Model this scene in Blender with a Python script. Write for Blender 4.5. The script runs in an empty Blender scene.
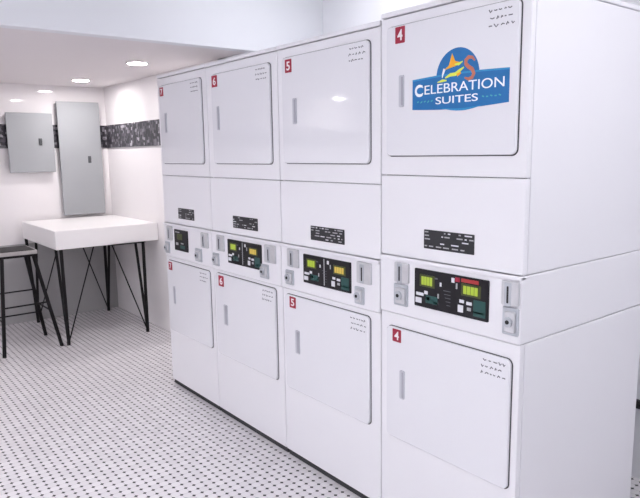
import bpy, bmesh, math, random
from mathutils import Vector, Matrix
random.seed(7)
SC = bpy.context.scene
COL = SC.collection

# ------------------------------------------------------------------ camera, world, light, exposure
cam_data = bpy.data.cameras.new('camera')
cam = bpy.data.objects.new('camera', cam_data)
COL.objects.link(cam)
cam_data.sensor_fit = 'HORIZONTAL'
cam_data.sensor_width = 36.0
cam_data.lens = 36.0 * 625.88 / 640.0
cam_data.clip_start = 0.05
RX = Vector((0.7824562, -0.6225221, -0.0151173))
UP = Vector((0.1063717, 0.1097013, 0.9882564))
FW = Vector((0.6135530, 0.7748754, -0.1520552))
m = Matrix.Identity(4)
for i in range(3):
    m[i][0], m[i][1], m[i][2] = RX[i], UP[i], -FW[i]
m.translation = (-1.7055, -1.1218, 1.5056)
cam.matrix_world = m
SC.camera = cam

world = bpy.data.worlds.new('world')
SC.world = world
world.use_nodes = True
world.node_tree.nodes['Background'].inputs[0].default_value = (0.90, 0.93, 1.0, 1)
world.node_tree.nodes['Background'].inputs[1].default_value = 0.3

SC.view_settings.view_transform = 'Standard'
SC.view_settings.look = 'None'
SC.view_settings.gamma = 1.0
SC.view_settings.use_curve_mapping = False
SC.view_settings.exposure = 0.33

DOWNLIGHT_STRENGTH = 175.0      # recessed downlights under the lowered ceiling
DOWNLIGHT_COLOR = (1.0, 0.965, 0.965)
FILL_STRENGTH = 8.0           # added fill panels, unseen in the high ceiling, brighten dryers and bulkhead
FILL_PANELS = [(0.52, 1.50, 0.25, 0.25), (0.1, -1.1, 0.43, 0.43), (-1.9, -1.0, 0.46, 0.46), (-3.2, 0.5, 0.60, 0.60), (-4.0, 1.55, 0.5, 0.65)]   # centre and half size
FILL_COLOR = (0.95, 0.955, 1.0)

# ------------------------------------------------------------------ materials
MATS = {}


def mat(name, color, rough=0.5, metal=0.0, spec=0.5, coat=0.0, coat_rough=0.03, emit=None, strength=0.0,
        noise=0.0, nscale=8.0, bump=0.0):
    if name in MATS:
        return MATS[name]
    M = bpy.data.materials.new(name)
    M.use_nodes = True
    nt = M.node_tree
    b = nt.nodes['Principled BSDF']
    c = (*color, 1)
    b.inputs['Base Color'].default_value = c
    b.inputs['Roughness'].default_value = rough
    b.inputs['Metallic'].default_value = metal
    b.inputs['Specular IOR Level'].default_value = spec
    b.inputs['Coat Weight'].default_value = coat
    b.inputs['Coat Roughness'].default_value = coat_rough
    if emit:
        b.inputs['Emission Color'].default_value = (*emit, 1)
        b.inputs['Emission Strength'].default_value = strength
    if noise or bump:
        tc = nt.nodes.new('ShaderNodeTexCoord')
        nz = nt.nodes.new('ShaderNodeTexNoise')
        nz.inputs['Scale'].default_value = nscale
        nz.inputs['Detail'].default_value = 4
        nt.links.new(tc.outputs['Object'], nz.inputs['Vector'])
        if noise:
            mx = nt.nodes.new('ShaderNodeMix')
            mx.data_type = 'RGBA'
            mx.inputs['A'].default_value = tuple(v * (1 - noise) for v in color) + (1,)
            mx.inputs['B'].default_value = tuple(min(1, v * (1 + noise)) for v in color) + (1,)
            nt.links.new(nz.outputs['Fac'], mx.inputs['Factor'])
            nt.links.new(mx.outputs['Result'], b.inputs['Base Color'])
        if bump:
            bp = nt.nodes.new('ShaderNodeBump')
            bp.inputs['Strength'].default_value = bump
            bp.inputs['Distance'].default_value = 0.002
            nt.links.new(nz.outputs['Fac'], bp.inputs['Height'])
            nt.links.new(bp.outputs['Normal'], b.inputs['Normal'])
    MATS[name] = M
    return M


def math_node(nt, op, a, b=None):
    n = nt.nodes.new('ShaderNodeMath')
    n.operation = op
    for i, v in enumerate((a, b)):
        if v is None:
            continue
        if isinstance(v, (int, float)):
            n.inputs[i].default_value = v
        else:
            nt.links.new(v, n.inputs[i])
    return n.outputs[0]


def floor_material():
    """White octagon mosaic with small black square dots and fine grey grout."""
    M = bpy.data.materials.new('dotted_mosaic_floor')
    M.use_nodes = True
    nt = M.node_tree
    b = nt.nodes['Principled BSDF']
    tc = nt.nodes.new('ShaderNodeTexCoord')
    sx = nt.nodes.new('ShaderNodeSeparateXYZ')
    nt.links.new(tc.outputs['Object'], sx.inputs[0])
    S = 0.0405
    u = math_node(nt, 'DIVIDE', sx.outputs['X'], S)
    v = math_node(nt, 'DIVIDE', sx.outputs['Y'], S)
    du = math_node(nt, 'ABSOLUTE', math_node(nt, 'SUBTRACT', math_node(nt, 'FRACT', u), 0.5))
    dv = math_node(nt, 'ABSOLUTE', math_node(nt, 'SUBTRACT', math_node(nt, 'FRACT', v), 0.5))
    dia = math_node(nt, 'ADD', du, dv)
    dot = math_node(nt, 'LESS_THAN', dia, 0.225)
    ring = math_node(nt, 'LESS_THAN', dia, 0.265)
    edge = math_node(nt, 'GREATER_THAN', math_node(nt, 'MAXIMUM', du, dv), 0.5)
    # joints between octagons run from dot to dot along both lattice directions
    jn = math_node(nt, 'LESS_THAN', math_node(nt, 'MINIMUM', du, dv), 0.020)
    joint = math_node(nt, 'MAXIMUM', ring, jn)
    nz = nt.nodes.new('ShaderNodeTexNoise')
    nz.inputs['Scale'].default_value = 2.2
    nz.inputs['Detail'].default_value = 5
    nt.links.new(tc.outputs['Object'], nz.inputs['Vector'])
    white = nt.nodes.new('ShaderNodeMix')
    white.data_type = 'RGBA'
    white.inputs['A'].default_value = (0.65, 0.62, 0.64, 1)
    white.inputs['B'].default_value = (0.78, 0.75, 0.77, 1)
    # every tile has its own shade
    cell = nt.nodes.new('ShaderNodeTexWhiteNoise')
    cell.noise_dimensions = '2D'
    cv = nt.nodes.new('ShaderNodeCombineXYZ')
    nt.links.new(math_node(nt, 'ROUND', u), cv.inputs[0])
    nt.links.new(math_node(nt, 'ROUND', v), cv.inputs[1])
    nt.links.new(cv.outputs[0], cell.inputs['Vector'])
    fac = math_node(nt, 'ADD', math_node(nt, 'MULTIPLY', nz.outputs['Fac'], 0.4), math_node(nt, 'MULTIPLY', cell.outputs['Value'], 0.6))
    nt.links.new(fac, white.inputs['Factor'])
    m1 = nt.nodes.new('ShaderNodeMix')
    m1.data_type = 'RGBA'
    m1.inputs['B'].default_value = (0.46, 0.44, 0.45, 1)
    nt.links.new(joint, m1.inputs['Factor'])
    nt.links.new(white.outputs['Result'], m1.inputs['A'])
    m2 = nt.nodes.new('ShaderNodeMix')
    m2.data_type = 'RGBA'
    m2.inputs['B'].default_value = (0.012, 0.011, 0.013, 1)
    nt.links.new(dot, m2.inputs['Factor'])
    nt.links.new(m1.outputs['Result'], m2.inputs['A'])
    nt.links.new(m2.outputs['Result'], b.inputs['Base Color'])
    b.inputs['Roughness'].default_value = 0.42
    b.inputs['Specular IOR Level'].default_value = 0.35
    return M


def mosaic_band_material():
    """Dark grey glass mosaic strip with lighter chips."""
    M = bpy.data.materials.new('dark_mosaic_band')
    M.use_nodes = True
    nt = M.node_tree
    b = nt.nodes['Principled BSDF']
    tc = nt.nodes.new('ShaderNodeTexCoord')
    vo = nt.nodes.new('ShaderNodeTexVoronoi')
    vo.distance = 'CHEBYCHEV'
    vo.inputs['Scale'].default_value = 42
    vo.inputs['Randomness'].default_value = 0.55
    nt.links.new(tc.outputs['Object'], vo.inputs['Vector'])
    rp = nt.nodes.new('ShaderNodeValToRGB')
    e = rp.color_ramp.elements
    e[0].position, e[0].color = 0.0, (0.012, 0.011, 0.016, 1)
    e[1].position, e[1].color = 1.0, (0.42, 0.40, 0.44, 1)
    for ps, cl in ((0.45, (0.03, 0.028, 0.036, 1)), (0.75, (0.11, 0.10, 0.12, 1)), (0.9, (0.2, 0.19, 0.21, 1))):
        q = e.new(ps)
        q.color = cl
    sp = nt.nodes.new('ShaderNodeSeparateColor')
    nt.links.new(vo.outputs['Color'], sp.inputs[0])
    nt.links.new(sp.outputs[0], rp.inputs[0])
    nt.links.new(rp.outputs[0], b.inputs['Base Color'])
    b.inputs['Roughness'].default_value = 0.35
    return M


WHITE = mat('white_enamel', (0.80, 0.788, 0.82), 0.34, spec=0.4, noise=0.012, nscale=3)
DOORW = mat('white_enamel_door', (0.765, 0.758, 0.795), 0.055, spec=0.45, noise=0.012, nscale=3)
GASKET = mat('door_gap_rubber', (0.06, 0.058, 0.066), 0.7)
SHADOWGAP = mat('dark_inner_frame', (0.16, 0.16, 0.175), 0.8)
BASEBLK = mat('dark_base_channel', (0.03, 0.03, 0.034), 0.7)
GREYP = mat('pull_grey', (0.50, 0.50, 0.55), 0.4, noise=0.05)
GREYP2 = mat('pull_recess_grey', (0.36, 0.36, 0.41), 0.5)
RED = mat('sticker_red', (0.34, 0.012, 0.04), 0.5, noise=0.03)
DIGIT = mat('sticker_white', (0.85, 0.80, 0.82), 0.5)
INK = mat('grey_ink', (0.10, 0.10, 0.12), 0.6)
STEEL = mat('brushed_steel', (0.62, 0.62, 0.64), 0.42, metal=0.55, noise=0.12, nscale=30)
STEEL2 = mat('dull_steel', (0.50, 0.52, 0.56), 0.4, metal=0.5, noise=0.15, nscale=40)
SLOT = mat('slot_black', (0.01, 0.01, 0.012), 0.6)
PANELB = mat('control_panel_black', (0.014, 0.013, 0.016), 0.45, spec=0.25, noise=0.1)
LABELB = mat('rating_plate_black', (0.016, 0.016, 0.02), 0.4, noise=0.1)
LABELG = mat('plate_print_grey', (0.42, 0.42, 0.44), 0.5)
PRINTW = mat('panel_print_white', (0.72, 0.72, 0.76), 0.5)
TEAL = mat('panel_teal', (0.012, 0.07, 0.065), 0.4)
TEALT = mat('panel_teal_print', (0.20, 0.46, 0.42), 0.4)
REDSTRIP = mat('panel_red', (0.40, 0.03, 0.03), 0.4)
LED = mat('display_glow', (0.03, 0.05, 0.01), 0.3, emit=(0.62, 0.80, 0.06), strength=0.5)
LEDA = mat('display_glow_amber', (0.05, 0.04, 0.01), 0.3, emit=(0.95, 0.68, 0.12), strength=0.5)
LEDF = mat('display_frame_olive', (0.05, 0.06, 0.012), 0.4)
BLUE = mat('decal_blue', (0.004, 0.145, 0.40), 0.5, noise=0.12, nscale=25)
BLUE2 = mat('decal_light_blue', (0.015, 0.25, 0.52), 0.4)
DWHITE = mat('decal_white', (0.86, 0.90, 0.93), 0.4)
ORANGE = mat('decal_orange', (0.90, 0.42, 0.01), 0.4)
YELLOW = mat('decal_yellow', (0.72, 0.82, 0.08), 0.4)
RUST = mat('decal_rust', (0.50, 0.16, 0.10), 0.4)
DGREEN = mat('decal_teal', (0.05, 0.38, 0.40), 0.4)
WALLW = mat('glossy_white_wall', (0.85, 0.815, 0.825), 0.5, spec=0.2, coat=0.9, coat_rough=0.045, noise=0.012, nscale=4)
WALLP = mat('white_painted_wall', (0.80, 0.80, 0.83), 0.6, noise=0.01)
CEIL = mat('lowered_ceiling_paint', (0.78, 0.735, 0.745), 0.7, noise=0.012, nscale=2)
SOFF = mat('bulkhead_paint', (0.80, 0.81, 0.84), 0.7, noise=0.012, nscale=2)
CABGREY = mat('electrical_grey', (0.345, 0.355, 0.37), 0.45, noise=0.04, nscale=5)
CABGREY2 = mat('electrical_grey_box', (0.28, 0.29, 0.30), 0.5, noise=0.04, nscale=5)
LOCK = mat('latch_dark', (0.09, 0.095, 0.10), 0.4, metal=0.4)
TABLEW = mat('white_tabletop', (0.86, 0.835, 0.835), 0.3, noise=0.01)
BLACKM = mat('black_metal', (0.008, 0.007, 0.008), 0.55, spec=0.2)
SEATG = mat('grey_wood_seat', (0.40, 0.375, 0.37), 0.5, noise=0.3, nscale=18)
GLOWL = mat('downlight_lens', (0.9, 0.9, 0.9), 0.4, emit=DOWNLIGHT_COLOR, strength=DOWNLIGHT_STRENGTH)
GLOWFILL = mat('fill_lens', (0.9, 0.9, 0.9), 0.4, emit=FILL_COLOR, strength=FILL_STRENGTH)
TRIMW = mat('white_trim', (0.8, 0.78, 0.79), 0.5)
GREYLOW = mat('grey_lower_wall', (0.40, 0.39, 0.395), 0.5, noise=0.04, nscale=5)
FLOORM = floor_material()
BANDM = mosaic_band_material()

# ------------------------------------------------------------------ helpers


class MB:
    """Collects shapes in world coordinates, several materials, links them as ONE mesh object."""

    def __init__(self):
        self.v, self.f, self.mi, self.mats, self.sm = [], [], [], [], []

    def _m(self, M):
        if M not in self.mats:
            self.mats.append(M)
        return self.mats.index(M)

    def add(self, verts, faces, M, smooth=False):
        o = len(self.v)
        self.v += [tuple(p) for p in verts]
        k = self._m(M)
        for f in faces:
            self.f.append([o + i for i in f])
            self.mi.append(k)
            self.sm.append(smooth)
        return self

    def box(self, x0, x1, y0, y1, z0, z1, M, bev=0.0):
        if bev <= 0:
            vs = [(x, y, z) for x in (x0, x1) for y in (y0, y1) for z in (z0, z1)]
            fs = [(0, 1, 3, 2), (4, 6, 7, 5), (0, 4, 5, 1), (2, 3, 7, 6), (0, 2, 6, 4), (1, 5, 7, 3)]
            return self.add(vs, fs, M)
        bm = bmesh.new()
        bmesh.ops.create_cube(bm, size=1)
        for v in bm.verts:
            v.co = ((x0 + x1) / 2 + v.co.x * (x1 - x0), (y0 + y1) / 2 + v.co.y * (y1 - y0), (z0 + z1) / 2 + v.co.z * (z1 - z0))
        bmesh.ops.bevel(bm, geom=list(bm.edges), offset=bev, segments=2, affect='EDGES', profile=0.5)
        return self.bm(bm, M)

    def bm(self, bm, M, smooth=False):
        bm.verts.index_update()
        self.add([v.co[:] for v in bm.verts], [[v.index for v in f.verts] for f in bm.faces], M, smooth)
        bm.free()
        return self

    def rplate(self, y0, y1, z0, z1, xf, xb, r, M, bev=0.002, n=5):
        """Rounded plate facing -X: front face at xf, back at xb."""
        def ring(ins, x):
            rr = max(r - ins, 0.0004)
            pts = []
            for cy, cz, a0 in ((y1 - ins - rr, z1 - ins - rr, 0), (y0 + ins + rr, z1 - ins - rr, 90),
                               (y0 + ins + rr, z0 + ins + rr, 180), (y1 - ins - rr, z0 + ins + rr, 270)):
                for k in range(n + 1):
                    a = math.radians(a0 + 90 * k / n)
                    pts.append((x, cy + rr * math.cos(a), cz + rr * math.sin(a)))
            return pts
        A, B, C = ring(0, xb), ring(0, xf + bev), ring(bev, xf)
        N = len(A)
        vs = A + B + C
        fs = []
        for k in range(N):
            j = (k + 1) % N
            fs.append((k, k + N, j + N, j))
            fs.append((k + N, k + 2 * N, j + 2 * N, j + N))
        fs.append(tuple(range(2 * N, 3 * N))[::-1])
        fs.append(tuple(range(N)))
        return self.add(vs, fs, M)

    def tube(self, pts, r, M, n=10, r1=None):
        pts = [Vector(p) for p in pts]
        for i in range(len(pts) - 1):
            a, b = pts[i], pts[i + 1]
            d = (b - a).normalized()
            u = d.orthogonal().normalized()
            w = d.cross(u)
            ra = r if r1 is None else r + (r1 - r) * i / (len(pts) - 1)
            rb = r if r1 is None else r + (r1 - r) * (i + 1) / (len(pts) - 1)
            vs = [a + (u * math.cos(t) + w * math.sin(t)) * ra for t in [2 * math.pi * k / n for k in range(n)]]
            vs += [b + (u * math.cos(t) + w * math.sin(t)) * rb for t in [2 * math.pi * k / n for k in range(n)]]
            fs = [(k, (k + 1) % n, (k + 1) % n + n, k + n) for k in range(n)]
            fs += [tuple(range(n))[::-1], tuple(range(n, 2 * n))]
            self.add(vs, fs, M, False)
        return self

    def disc(self, c, axis, r, depth, M, n=24, bev=0.0):
        """Solid disc centred on c, thickness depth along axis (0,1,2)."""
        a = Vector(c)
        d = Vector((0, 0, 0))
        d[axis] = 1
        u = d.orthogonal().normalized()
        w = d.cross(u)
        rings = [(0, r), (depth, r)]
        if bev:
            rings = [(0, r), (depth - bev, r), (depth, r - bev)]
        vs = []
        for t, rr in rings:
            vs += [a + d * t + (u * math.cos(q) + w * math.sin(q)) * rr for q in [2 * math.pi * k / n for k in range(n)]]
        fs = []
        for s in range(len(rings) - 1):
            fs += [(s * n + k, s * n + (k + 1) % n, (s + 1) * n + (k + 1) % n, (s + 1) * n + k) for k in range(n)]
        fs += [tuple(range(n))[::-1], tuple(range((len(rings) - 1) * n, len(rings) * n))]
        return self.add(vs, fs, M)

    def ring(self, c, r0, r1, z0, z1, M, n=32):
        vs = []
        for rr, z in ((r0, z0), (r1, z0), (r1, z1), (r0, z1)):
            vs += [(c[0] + rr * math.cos(2 * math.pi * k / n), c[1] + rr * math.sin(2 * math.pi * k / n), z) for k in range(n)]
        fs = []
        for s in range(4):
            t = (s + 1) % 4
            fs += [(s * n + k, s * n + (k + 1) % n, t * n + (k + 1) % n, t * n + k) for k in range(n)]
        return self.add(vs, fs, M, False)

    def text(self, body, cy, cz, h, w, x, M, bold=0.0, extrude=0.0004):
        """Lettering on a plane facing -X, centred at (cy, cz), cap height h, fitted to width w."""
        cu = bpy.data.curves.new('lettering', 'FONT')
        cu.body = body
        cu.align_x = 'CENTER'
        cu.offset = bold
        cu.extrude = extrude
        o = bpy.data.objects.new('lettering', cu)
        COL.objects.link(o)
        bpy.context.view_layer.update()
        dg = bpy.context.evaluated_depsgraph_get()
        me = bpy.data.meshes.new_from_object(o.evaluated_get(dg))
        xs = [v.co.x for v in me.vertices]
        ys = [v.co.y for v in me.vertices]
        sx = w / (max(xs) - min(xs)) if w else h / (max(ys) - min(ys))
        sy = h / (max(ys) - min(ys))
        mx, my = (max(xs) + min(xs)) / 2, (max(ys) + min(ys)) / 2
        self.add([(x - v.co.z, cy - (v.co.x - mx) * sx, cz + (v.co.y - my) * sy) for v in me.vertices],
                 [list(p.vertices) for p in me.polygons], M)
        bpy.data.objects.remove(o)
        bpy.data.curves.remove(cu)
        bpy.data.meshes.remove(me)
        return self

    def poly(self, pts, xf, xb, M):
        """Flat outline (y,z) given thickness, facing -X."""
        n = len(pts)
        vs = [(xb, *p) for p in pts] + [(xf, *p) for p in pts]
        fs = [(k, (k + 1) % n, (k + 1) % n + n, k + n) for k in range(n)] + [tuple(range(n)), tuple(range(n, 2 * n))[::-1]]
        return self.add(vs, fs, M)

    def stroke(self, pts, wd, xf, xb, M):
        L, Rr = [], []
        pts = [Vector((0, *p)) for p in pts]
        for i, p in enumerate(pts):
            a = pts[max(i - 1, 0)]
            b = pts[min(i + 1, len(pts) - 1)]
            d = (b - a).normalized()
            nrm = Vector((0, -d.z, d.y))
            ww = wd[i] if isinstance(wd, (list, tuple)) else wd
            L.append(p + nrm * ww / 2)
            Rr.append(p - nrm * ww / 2)
        vs = []
        for x in (xb, xf):
            vs += [(x, q.y, q.z) for q in L] + [(x, q.y, q.z) for q in Rr]
        n = len(pts)
        fs = []
        for i in range(n - 1):
            fs += [(i, i + 1, n + i + 1, n + i), (2 * n + i, 3 * n + i, 3 * n + i + 1, 2 * n + i + 1),
                   (i, 2 * n + i, 2 * n + i + 1, i + 1), (n + i, n + i + 1, 3 * n + i + 1, 3 * n + i)]
        fs += [(0, n, 3 * n, 2 * n), (n - 1, 3 * n - 1, 4 * n - 1, 2 * n - 1)]
        return self.add(vs, fs, M)

    def build(self, name, parent=None):
        org = Vector((0, 0, 0))
        q = parent
        while q is not None:
            org += Vector(q.location)
            q = q.parent
        me = bpy.data.meshes.new(name)
        me.from_pydata([tuple(Vector(p) - org) for p in self.v], [], self.f)
        for M in self.mats:
            me.materials.append(M)
        for i, p in enumerate(me.polygons):
            p.material_index = self.mi[i]
            p.use_smooth = self.sm[i]
        bm = bmesh.new()
        bm.from_mesh(me)
        bmesh.ops.recalc_face_normals(bm, faces=bm.faces)
        bm.to_mesh(me)
        bm.free()
        me.update()
        o = bpy.data.objects.new(name, me)
        COL.objects.link(o)
        if parent:
            o.parent = parent
        return o


def tag(o, label=None, category=None, group=None, kind=None):
    for k, v in (('label', label), ('category', category), ('group', group), ('kind', kind)):
        if v:
            o[k] = v
    return o


def thing(name, label, category, loc, group=None):
    o = bpy.data.objects.new(name, None)
    COL.objects.link(o)
    o.location = loc
    o.empty_display_size = 0.1
    return tag(o, label, category, group)


def struct(o, label, category):
    return tag(o, label, category, None, 'structure')


# ------------------------------------------------------------------ the setting
XW, YF, XB, YR = 0.52, 4.99, 1.10, 2.69     # right wall, far wall, wall behind the dryers, recess end
XL, YB, ZC, ZH, YS = -4.6, -3.6, 2.15, 2.75, 2.35
struct(MB().box(XL - 0.1, XB + 0.1, YB - 0.1, YF + 0.1, -0.06, 0.0, FLOORM).build('floor'),
       'white mosaic tile floor with small black dots in a regular grid', 'floor')
struct(MB().box(XL - 0.1, XW + 0.1, YF, YF + 0.1, 0, ZC, WALLW).build('wall_far'),
       'glossy white far wall behind the table and the grey electrical panels', 'wall')
struct(MB().box(XW, XW + 0.1, YR, YF + 0.1, 0, ZC, WALLW).build('wall_right'),
       'glossy white side wall beside the white table', 'wall')
struct(MB().box(XW, XB + 0.1, YR - 0.001, YR + 0.1, 0, ZC, WALLP).box(XW, XB + 0.1, YS + 0.081, YR, 2.004, ZC, WALLP).build('wall_recess'),
       'short white wall closing the recess past the last dryer', 'wall')
struct(MB().box(XB, XB + 0.1, YB - 0.1, YR, 0, ZH, WALLP).build('wall_behind'),
       'white wall behind the row of stacked dryers', 'wall')
struct(MB().box(XL - 0.1, XL, YB - 0.1, YF + 0.1, 0, ZH, WALLP).build('wall_left'),
       'white wall across the open floor from the dryers', 'wall')
struct(MB().box(XL - 0.1, XB + 0.1, YB - 0.1, YB, 0, ZH, WALLP).build('wall_back'),
       'white wall at the near end of the room', 'wall')
struct(MB().box(XL - 0.1, XB + 0.1, YS + 0.08, YF + 0.1, ZC, ZC + 0.08, CEIL).build('ceiling_lowered'),
       'lowered pinkish white ceiling with recessed downlights over the table area', 'ceiling')
struct(MB().box(XL - 0.1, XB + 0.1, YS, YS + 0.08, ZC, ZH + 0.08, SOFF).build('wall_bulkhead'),
       'smooth bluish white face of the bulkhead where the ceiling drops', 'wall')
struct(MB().box(XL - 0.1, XB + 0.1, YB - 0.1, YS + 0.08, ZH, ZH + 0.08, SOFF).build('ceiling_high'),
       'high white ceiling over the dryers and open floor', 'ceiling')
# mosaic bands
struct(MB().box(XL, XW - 0.012, YF - 0.012, YF, 1.585, 1.795, BANDM).build('trim_1'),
       'dark grey mosaic tile band across the far wall', 'tile band')
struct(MB().box(XW - 0.012, XW, YR + 0.02, YF - 0.0, 1.585, 1.795, BANDM).build('trim_2'),
       'dark grey speckled mosaic tile band on the side wall', 'tile band')

struct(MB().box(XL, XW, YF - 0.008, YF, 0.0, 0.725, GREYLOW).build('trim_3'),  # thin flat grey slab over the bottom of the far wall
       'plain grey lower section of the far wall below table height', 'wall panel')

# ------------------------------------------------------------------ ceiling lights


def downlight(x, y, label):
    t = thing('ceiling_light', label, 'ceiling light', (x, y, ZC), 'recessed downlights')
    MB().ring((x, y), 0.066, 0.080, ZC - 0.007, ZC, TRIMW).build('trim_ring', t)
    MB().disc((x, y, ZC - 0.004), 2, 0.0655, 0.0035, GLOWL, 28).build('light_lens', t)


downlight(0.13, 3.24, 'round recessed downlight nearest the dryers and the bulkhead edge')
downlight(0.13, 4.45, 'round recessed downlight above the white table, farther from the dryers')
for x, y in ((-3.3, 3.24), (-3.3, 4.78)):
    downlight(x, y, 'recessed downlight over the open floor away from the dryers')


def fill_panel(x, y, hx=0.60, hy=0.60):  # added out-of-view fill light, framed like a ceiling fitting
    t = thing('fill_panel_light', 'added flat fill light in the high ceiling, out of view', 'ceiling light', (x, y, ZH), 'added fill lights in the high ceiling')
    f = MB()
    for s_ in (-1, 1):
        f.box(x - hx - 0.02, x + hx + 0.02, *sorted((y + s_ * hy, y + s_ * (hy + 0.02))), ZH - 0.025, ZH, TRIMW)
        f.box(*sorted((x + s_ * hx, x + s_ * (hx + 0.02))), y - hy, y + hy, ZH - 0.025, ZH, TRIMW)
    f.build('fill_frame', t)
    MB().box(x - hx, x + hx, y - hy, y + hy, ZH - 0.02, ZH - 0.012, GLOWFILL).build('fill_lens', t)


for args in FILL_PANELS:
    fill_panel(*args)

# ------------------------------------------------------------------ stacked dryers
ZTOP = 1.992


def knob_strokes(mb, y0, y1, z0, z1, x, seed):
    """Small illegible printed script in a door corner."""
    rnd = random.Random(seed)
    rows = 3
    for r in range(rows):
        z = z1 - (r + 0.5) * (z1 - z0) / rows
        y = y1 - rnd.random() * 0.01
        while y > y0 + 0.008:
            w = 0.006 + rnd.random() * 0.010
            dz = (rnd.random() - 0.5) * 0.010
            mb.stroke([(y, z + dz), (y - w * 0.5, z - dz), (y - w, z + dz * 0.4)], 0.0032, x - 0.0006, x + 0.0004, INK)
            y -= w + 0.005 + rnd.random() * 0.006


def door(name, root, y0, y1, z0, z1, handle, sticker, digit, seed):
    mb = MB()
    # dark gap behind the door edge, then the door sheet with its rounded corners
    mb.rplate(y0 - 0.0036, y1 + 0.0010, z0 - 0.0034, z1 + 0.0030, -0.0022, 0.004, 0.022, GASKET, 0.0004)
    mb.rplate(y0, y1, z0, z1, -0.0125, -0.002, 0.020, DOORW, 0.003, 6)
    d = mb.build(name, root)
    hy0, hy1, hz0, hz1 = handle
    h = MB()
    h.rplate(hy0, hy1, hz0, hz1, -0.0165, -0.0122, 0.006, GREYP, 0.001)
    h.rplate(hy0 + 0.003, hy1 - 0.012, hz0 + 0.006, hz1 - 0.006, -0.0172, -0.0160, 0.003, GREYP2, 0.0004)
    h.build('handle', d)
    sy0, sy1, sz0, sz1 = sticker
    s = MB()
    s.rplate(sy0, sy1, sz0, sz1, -0.0134, -0.0123, 0.003, RED, 0.0003)
    s.text(digit, (sy0 + sy1) / 2, (sz0 + sz1) / 2, (sz1 - sz0) * 0.66, (sy1 - sy0) * 0.52, -0.0137, DIGIT, 0.02)
    tag(s.build('number_sticker', d), 'red square sticker with a white ' + digit)
    k = MB()
    knob_strokes(k, y0 + 0.018, y0 + 0.115, z1 - 0.078, z1 - 0.010, -0.0128, seed)
    k.build('printed_mark', d)
    return d


def coin_slide(root, y0, y1, z0, z1, xf):
    mb = MB()
    mb.rplate(y0, y1, z0, z1, xf - 0.010, xf + 0.002, 0.005, STEEL, 0.002)
    yc, zc = y0 + (y1 - y0) * 0.60, z0 + (z1 - z0) * 0.42
    mb.rplate(yc - 0.013, yc + 0.013, zc - 0.036, zc + 0.042, xf - 0.0115, xf - 0.009, 0.004, STEEL2, 0.0006)
    mb.rplate(yc - 0.0035, yc + 0.0035, zc - 0.026, zc + 0.030, xf - 0.0123, xf - 0.011, 0.002, SLOT, 0.0003)
    return mb.build('coin_slot', root)


def coin_box(root, y0, y1, z0, z1, xf):
    mb = MB()
    mb.rplate(y0, y1, z0, z1, xf - 0.006, xf + 0.002, 0.005, STEEL2, 0.0015)
    yc, zc = (y0 + y1) / 2, (z0 + z1) / 2
    mb.rplate(y0 + 0.008, y1 - 0.014, z0 + 0.010, z1 - 0.012, xf - 0.016, xf - 0.005, 0.006, STEEL, 0.003)
    b = mb.build('coin_box', root)
    lk = MB()
    lk.disc((xf - 0.022, yc, zc), 0, min(0.018, (y1 - y0) * 0.28), 0.007, STEEL2, 20)
    lk.disc((xf - 0.0235, yc, zc), 0, min(0.007, (y1 - y0) * 0.12), 0.002, SLOT, 14)
    lk.build('box_lock', b)


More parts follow.
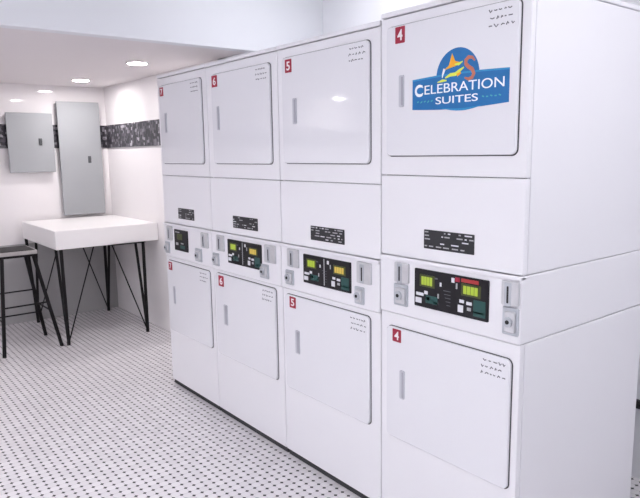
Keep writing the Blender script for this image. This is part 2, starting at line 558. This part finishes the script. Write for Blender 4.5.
def control_panel(root, y0, y1, z0, z1, xf, style):
    mb = MB()
    W, H = y1 - y0, z1 - z0
    Y = lambda u: y1 - u * W
    Z = lambda v: z1 - v * H

    def r(u0, u1, v0, v1, M, up=0.0012):
        mb.rplate(Y(u1), Y(u0), Z(v1), Z(v0), xf - 0.006 - up, xf - 0.0055, 0.001, M, 0.0002, 2)
    mb.rplate(y0, y1, z0, z1, xf - 0.006, xf + 0.002, 0.004, PANELB, 0.001)
    half = style == 'half'
    if not half:
        r(0.03, 0.14, 0.62, 0.70, PRINTW)
        r(0.02, 0.11, 0.76, 0.90, PRINTW)
        r(0.15, 0.20, 0.55, 0.64, PRINTW)
        r(0.17, 0.34, 0.66, 0.86, TEAL)
        r(0.18, 0.23, 0.70, 0.78, PRINTW)
        r(0.28, 0.34, 0.80, 0.84, TEALT)
        r(0.37, 0.395, 0.26, 0.36, PRINTW)
        r(0.34, 0.36, 0.56, 0.68, LABELG)
        r(0.53, 0.57, 0.08, 0.20, PRINTW)
        r(0.59, 0.61, 0.20, 0.34, LABELG)
        r(0.64, 0.70, 0.58, 0.66, PRINTW)
        r(0.62, 0.69, 0.72, 0.90, PRINTW)
        r(0.73, 0.80, 0.60, 0.68, PRINTW)
        r(0.74, 0.79, 0.74, 0.82, LABELG)
        r(0.82, 0.97, 0.52, 0.92, TEAL)
        r(0.83, 0.96, 0.80, 0.84, TEALT)
        if style == 'full':
            r(0.66, 0.88, 0.05, 0.14, REDSTRIP)
            r(0.58, 0.64, 0.05, 0.16, RED)
        else:
            r(0.46, 0.475, 0.04, 0.94, LABELG)
        for i in range(5):
            r(0.42 + 0.012 * i, 0.52, 0.44 + 0.09 * i, 0.455 + 0.09 * i, INK)
        r(0.16, 0.34, 0.16, 0.20, INK)
    else:
        r(0.10, 0.42, 0.10, 0.14, LABELG)
        r(0.12, 0.30, 0.62, 0.74, LABELG)
        r(0.45, 0.80, 0.72, 0.88, TEAL)
        r(0.50, 0.70, 0.60, 0.66, LABELG)
    p = mb.build('control_panel', root)
    led = LED if style == 'full' else LEDA
    spots = [(0.11, 0.27, 0.18, 0.40), (0.69, 0.88, 0.22, 0.42)]
    if half:
        spots = [(0.25, 0.6, 0.24, 0.42)]
    for i, (u0, u1, v0, v1) in enumerate(spots):
        q = MB()
        q.rplate(Y(u1 + 0.03), Y(u0 - 0.03), Z(v1 + 0.05), Z(v0 - 0.05), xf - 0.0075, xf - 0.005, 0.002, LEDF, 0.0004, 2)
        L = LEDF if half else (LED if i == 0 else led)
        n = 4
        for k in range(n):
            a = u0 + (u1 - u0) * k / n
            q.rplate(Y(a + (u1 - u0) / n * 0.86), Y(a), Z(v1), Z(v0), xf - 0.0082, xf - 0.007, 0.001, L, 0.0002, 2)
        q.build('display', p)


def rating_plate(root, y0, y1, z0, z1, seed):
    mb = MB()
    mb.rplate(y0, y1, z0, z1, -0.0016, 0.0005, 0.003, LABELB, 0.0003)
    rnd = random.Random(seed)
    for row in range(5):
        z = z1 - (row + 0.6) * (z1 - z0) / 5.4
        y = y1 - 0.004
        while y > y0 + 0.02:
            w = 0.006 + rnd.random() * 0.03
            if rnd.random() < 0.62:
                mb.rplate(max(y - w, y0 + 0.003), y, z - 0.0022, z + 0.0022, -0.0022, -0.001, 0.0005,
                          rnd.choice([LABELG, LABELG, PRINTW]), 0.0001, 2)
            y -= w + 0.006 + rnd.random() * 0.012
    return mb.build('rating_plate', root)


def logo_decal(d):
    """Blue badge: disc over a banner, white lettering and coloured swirls, stuck flat on the door."""
    x = -0.0126
    mb = MB()
    cy, cz, R = 0.268, 1.752, 0.090
    pts = [(cy + R * math.cos(t), cz + R * math.sin(t)) for t in [2 * math.pi * k / 40 for k in range(40)]]
    mb.poly(pts, x - 0.0008, x + 0.0002, BLUE)
    # banner, slightly bowed, with a lighter rim below
    top = [(0.468 - 0.404 * k / 12, 1.756 + 0.006 * math.sin(math.pi * k / 12)) for k in range(13)]
    bot = [(0.064 + 0.404 * k / 12, 1.652 - 0.008 * math.sin(math.pi * k / 12)) for k in range(13)]
    mb.poly([(y + (0.004 if y > 0.3 else -0.004) * 0, z) for y, z in top + bot], x - 0.0012, x + 0.0002, BLUE)
    mb.stroke([(0.468 - 0.404 * k / 12, 1.753 + 0.006 * math.sin(math.pi * k / 12)) for k in range(13)], 0.006, x - 0.0015, x, BLUE2)
    mb.stroke([(0.33 - 0.16 * k / 8, 1.649 - 0.008 * math.sin(math.pi * k / 8)) for k in range(9)],
              [0.002, 0.004, 0.006, 0.007, 0.007, 0.007, 0.006, 0.004, 0.002], x - 0.0015, x, BLUE2)
    mb.text('CELEBRATION', 0.267, 1.716, 0.031, 0.372, x - 0.0018, DWHITE, 0.0)
    mb.text('C', 0.438, 1.716, 0.042, 0.036, x - 0.0016, DWHITE, 0.0)
    mb.text('SUITES', 0.270, 1.676, 0.024, 0.178, x - 0.0018, DWHITE, 0.005)
    for k in range(5):
        mb.stroke([(0.445 - 0.016 * k, 1.676 - 0.003 * (k % 2)), (0.437 - 0.016 * k, 1.679)], 0.004, x - 0.0016, x, DGREEN)
        mb.stroke([(0.165 - 0.016 * k, 1.678 - 0.003 * (k % 2)), (0.157 - 0.016 * k, 1.675)], 0.004, x - 0.0016, x, DGREEN)
    # swirls in the disc: an orange flame-like wedge, yellow waves, a rust S curve
    mb.poly([(0.323, 1.775), (0.303, 1.788), (0.290, 1.826), (0.277, 1.800), (0.250, 1.792), (0.276, 1.783)], x - 0.0016, x, ORANGE)
    mb.stroke([(0.278, 1.789), (0.262, 1.788), (0.246, 1.795)], [0.004, 0.009, 0.003], x - 0.002, x, YELLOW)
    mb.stroke([(0.322, 1.779), (0.329, 1.762), (0.331, 1.750)], [0.010, 0.007, 0.003], x - 0.0016, x, DWHITE)
    mb.stroke([(0.352, 1.737), (0.330, 1.741), (0.312, 1.740)], [0.003, 0.009, 0.004], x - 0.0018, x, YELLOW)
    mb.stroke([(0.318, 1.749), (0.296, 1.757), (0.275, 1.757), (0.256, 1.768), (0.240, 1.776)], [0.004, 0.011, 0.012, 0.009, 0.003], x - 0.0018, x, YELLOW)
    mb.stroke([(0.268, 1.753), (0.252, 1.760)], [0.010, 0.006], x - 0.002, x, ORANGE)
    S = [(0.196, 1.792), (0.206, 1.803), (0.221, 1.806), (0.232, 1.797), (0.232, 1.785), (0.221, 1.775), (0.206, 1.766),
         (0.199, 1.752), (0.206, 1.740), (0.220, 1.736), (0.236, 1.742)]
    mb.stroke(S, [0.005, 0.009, 0.012, 0.013, 0.013, 0.013, 0.013, 0.013, 0.012, 0.010, 0.005], x - 0.002, x, RUST)
    o = mb.build('logo_decal', d)
    tag(o, 'blue oval and banner decal reading Celebration Suites')


def stacked_dryer(label, y0, y1, spec, lift, digit, style, seed, logo=False):
    root = thing('stacked_dryer', label, 'clothes dryer', (0.42, (y0 + y1) / 2, 0), 'stacked coin dryers along the wall')
    a, b = y0 + 0.0022, y1 - 0.0022
    zt = ZTOP + lift * 0.6
    zc0, zc1 = (0.884, 1.110) if logo else (0.866, 1.082)
    zs = spec['seam']
    D = 0.845
    MB().box(0.012, D - 0.03, a + 0.004, b - 0.004, 0.0, 0.032, BASEBLK).build('base', root)
    MB().box(0.02, D - 0.01, a + 0.012, b - 0.012, 0.031, zt - 0.02, SHADOWGAP).build('inner_frame', root)
    # lower cabinet: side shell and front sheet
    c = MB()
    c.box(0.026, D, a, b, 0.032, zc0 - 0.003, WHITE, 0.003)
    c.box(0.0, 0.024, a, b, 0.032, zc0 - 0.003, WHITE, 0.004)
    c.build('lower_cabinet', root)
    c = MB()
    c.box(-0.006, D, a, b, zc0 - 0.001, zc1 - 0.002, WHITE, 0.005)
    # thin top ledge of the console
    c.box(-0.013, 0.02, a, b, zc1 - 0.016, zc1 - 0.002, WHITE, 0.003)
    c.build('coin_console', root)
    c = MB()
    c.box(0.026, D, a, b, zc1 - 0.0005, zt - 0.021, WHITE, 0.003)
    c.box(0.0, 0.024, a, b, zc1 - 0.0005, zs - 0.0012, WHITE, 0.004)
    c.box(0.0, 0.024, a, b, zs + 0.0012, zt - 0.021, WHITE, 0.004)
    c.build('upper_cabinet', root)
    MB().box(-0.004, D, a, b, zt - 0.018, zt, WHITE, 0.004).build('top_lid', root)
    u = door('upper_door', root, *spec['ud'], spec['h_u'], spec['st_u'], digit, seed)
    door('lower_door', root, *spec['ld'], spec['h_l'], spec['st_l'], digit, seed + 9)
    if logo:
        logo_decal(u)
    xf = -0.006
    coin_slide(root, *spec['ul'], xf)
    coin_slide(root, *spec['ur'], xf)
    coin_box(root, *spec['ll'], xf)
    coin_box(root, *spec['lr'], xf)
    control_panel(root, *spec['panel'], xf, style)
    rating_plate(root, *spec['label'], seed + 30)
    return root


BY = [0.0, 0.644, 1.329, 2.012, 2.64]
S1 = dict(ud=(0.036, 0.604, 1.490, 1.955), ld=(0.030, 0.602, 0.373, 0.828), seam=1.417,
          panel=(0.122, 0.453, 0.936, 1.078), ul=(0.484, 0.556, 1.012, 1.088), ll=(0.490, 0.562, 0.920, 1.004),
          ur=(0.006, 0.070, 1.010, 1.090), lr=(0.006, 0.066, 0.912, 1.004), label=(0.192, 0.418, 1.155, 1.224),
          st_u=(0.508, 0.556, 1.892, 1.950), st_l=(0.520, 0.566, 0.772, 0.823),
          h_u=(0.510, 0.535, 1.666, 1.779), h_l=(0.500, 0.525, 0.548, 0.664))
S2 = dict(ud=(0.700, 1.280, 1.460, 1.930), ld=(0.704, 1.298, 0.371, 0.838), seam=1.379,
          panel=(0.815, 1.143, 0.918, 1.050), ul=(1.180, 1.266, 0.977, 1.062), ll=(1.224, 1.288, 0.888, 0.958),
          ur=(0.690, 0.774, 0.974, 1.062), lr=(0.735, 0.791, 0.882, 0.956), label=(0.864, 1.096, 1.119, 1.183),
          st_u=(1.200, 1.250, 1.862, 1.920), st_l=(1.206, 1.256, 0.779, 0.833),
          h_u=(1.168, 1.196, 1.634, 1.747), h_l=(1.180, 1.212, 0.562, 0.676))
S3 = dict(ud=(1.382, 1.938, 1.456, 1.925), ld=(1.382, 1.976, 0.375, 0.845), seam=1.379,
          panel=(1.496, 1.826, 0.922, 1.052), ul=(1.866, 1.944, 0.976, 1.064), ll=(1.930, 1.996, 0.886, 0.958),
          ur=(1.368, 1.462, 0.972, 1.060), lr=(1.435, 1.512, 0.886, 0.958), label=(1.534, 1.776, 1.117, 1.181),
          st_u=(1.868, 1.926, 1.858, 1.918), st_l=(1.880, 1.938, 0.776, 0.836),
          h_u=(1.856, 1.882, 1.633, 1.757), h_l=(1.850, 1.888, 0.561, 0.677))
S4 = dict(ud=(2.062, 2.596, 1.454, 1.925), ld=(2.052, 2.606, 0.380, 0.840), seam=1.379,
          panel=(2.303, 2.480, 0.920, 1.050), ul=(2.510, 2.582, 0.973, 1.062), ll=(2.560, 2.622, 0.886, 0.960),
          ur=(2.046, 2.128, 0.973, 1.060), lr=(2.132, 2.212, 0.882, 0.960), label=(2.222, 2.430, 1.119, 1.184),
          st_u=(2.530, 2.580, 1.862, 1.914), st_l=(2.530, 2.582, 0.780, 0.832),
          h_u=(2.500, 2.526, 1.640, 1.760), h_l=(2.500, 2.530, 0.565, 0.680))
stacked_dryer('white stacked coin dryer with the blue decal on its upper door', BY[0], BY[1], S1, 0.033, '4', 'full', 11, True)
stacked_dryer('white stacked dryer directly beside the one with the blue decal, numbered 5', BY[1], BY[2], S2, 0.0, '5', 'amber', 12)
stacked_dryer('white stacked dryer numbered 6, third along the row from the blue decal', BY[2], BY[3], S3, 0.0, '6', 'amber', 13)
stacked_dryer('white stacked dryer at the far end of the row, closest to the table', BY[3], BY[4], S4, 0.0, '7', 'half', 14)

# small dark bracket on the wall behind the nearest dryer
t = thing('wall_bracket', 'small dark bracket low on the wall behind the dryer with the blue decal', 'bracket', (XB, 0.10, 0.36))
MB().rplate(0.06, 0.14, 0.346, 0.376, XB - 0.008, XB, 0.006, LOCK, 0.002).build('bracket_plate', t)
MB().box(XB - 0.05, XB - 0.008, 0.075, 0.125, 0.349, 0.371, BLACKM, 0.004).build('bracket_arm', t)

# ------------------------------------------------------------------ electrical panels on the far wall


def electric_panel(label, x0, x1, z0, z1, lx, lz):
    t = thing('electrical_panel', label, 'electrical panel', ((x0 + x1) / 2, YF, z0), 'grey electrical panels on the far wall')
    MB().box(x0 + 0.012, x1 - 0.012, YF - 0.05, YF - 0.0, z0 + 0.012, z1 - 0.012, CABGREY2, 0.003).build('panel_box', t)
    d = MB().box(x0, x1, YF - 0.066, YF - 0.051, z0, z1, CABGREY, 0.004).build('panel_door', t)
    k = MB()
    k.box(lx - 0.014, lx + 0.014, YF - 0.072, YF - 0.066, lz - 0.032, lz + 0.032, LOCK, 0.004)
    k.disc((lx, YF - 0.078, lz + 0.008), 1, 0.013, 0.008, LOCK, 16)
    k.build('panel_latch', d)


electric_panel('small squarish grey electrical panel left of the tall one', -0.385, 0.005, 1.370, 1.895, -0.113, 1.64)
electric_panel('tall narrow grey electrical panel standing above the white table', 0.048, 0.435, 0.960, 2.005, 0.315, 1.475)

# ------------------------------------------------------------------ white table with hairpin legs
TX0, TX1, TY0, TY1, TZ0, TZ1 = -0.328, 0.517, 3.92, 4.93, 0.785, 0.935
t = thing('table', 'thick white counter height table on black hairpin legs against the wall', 'table', ((TX0 + TX1) / 2, (TY0 + TY1) / 2, 0))
MB().box(TX0, TX1, TY0, TY1, TZ0, TZ1, TABLEW, 0.006).build('tabletop', t)


def hairpin(fx, fy, sx, sy, along_y=0.16, along_x=0.26, lean=0.004):
    mb = MB()
    f = Vector((fx, fy, 0.012))
    zt = TZ0 - 0.003
    mb.tube([(fx, fy, 0.0), (fx, fy, 0.03)], 0.014, BLACKM, 12)
    mb.tube([f, (fx - lean * sx, fy, zt)], 0.0135, BLACKM, 10)
    mb.tube([f, (fx, fy + along_y * sy, zt)], 0.0115, BLACKM, 10)
    mb.tube([f, (fx + along_x * sx, fy + 0.02 * sy, zt)], 0.0055, BLACKM, 8)
    xs = sorted((fx - 0.02 * sx, fx + (along_x + 0.02) * sx))
    ys = sorted((fy - 0.02 * sy, fy + (along_y + 0.02) * sy))
    mb.box(xs[0], xs[1], *sorted((fy - 0.02 * sy, fy + 0.03 * sy)), zt - 0.002, TZ0, BLACKM)
    mb.box(*sorted((fx - 0.02 * sx, fx + 0.03 * sx)), ys[0], ys[1], zt - 0.002, TZ0, BLACKM)
    mb.build('leg', t)


hairpin(-0.272, 3.975, 1, 1)
hairpin(0.372, 3.915, -1, 1, 0.16, 0.255)
hairpin(0.385, 4.885, -1, -1, 0.15, 0.25)
hairpin(-0.268, 4.885, 1, -1, 0.15, 0.25, 0.045)

# ------------------------------------------------------------------ stool
t = thing('bar_stool', 'black metal bar stool with a pale grey seat edge beside the white table', 'stool', (-0.56, 4.18, 0))
SZ = 0.785
s = MB()
s.box(-0.708, -0.452, 4.03, 4.33, SZ - 0.012, SZ + 0.012, BLACKM, 0.006)
s.build('seat', t)
e, s = MB(), MB()
for (x0, x1, y0, y1) in ((-0.72, -0.44, 4.018, 4.030), (-0.72, -0.44, 4.330, 4.342), (-0.72, -0.708, 4.030, 4.330), (-0.452, -0.44, 4.030, 4.330)):
    e.box(x0, x1, y0, y1, SZ - 0.022, SZ + 0.008, SEATG, 0.002)
    s.box(x0, x1, y0, y1, SZ - 0.040, SZ - 0.023, BLACKM, 0.002)
tag(e.build('seat_edge', t), 'pale grey edge band around the seat')
s.build('seat_frame', t)
legs = {}
for kx, ky, tx, ty, fx, fy in ((0, 0, -0.690, 4.045, -0.750, 3.968), (1, 0, -0.47, 4.045, -0.320, 3.995),
                               (1, 1, -0.47, 4.315, -0.335, 4.40), (0, 1, -0.69, 4.315, -0.750, 4.40)):
    a, b = Vector((tx, ty, SZ - 0.015)), Vector((fx, fy, 0.0))
    legs[(kx, ky)] = (a, b)
    MB().tube([a, b], 0.0145, BLACKM, 10).build('leg', t)


def at(k, z):
    a, b = legs[k]
    return a + (b - a) * ((a.z - z) / a.z)


for (k0, k1, zs) in (((0, 0), (1, 0), (0.37,)), ((1, 0), (1, 1), (0.30,)), ((1, 1), (0, 1), (0.42, 0.22)), ((0, 1), (0, 0), (0.26,))):
    for z in zs:
        MB().tube([at(k0, z), at(k1, z)], 0.0065, BLACKM, 8).build('rung', t)
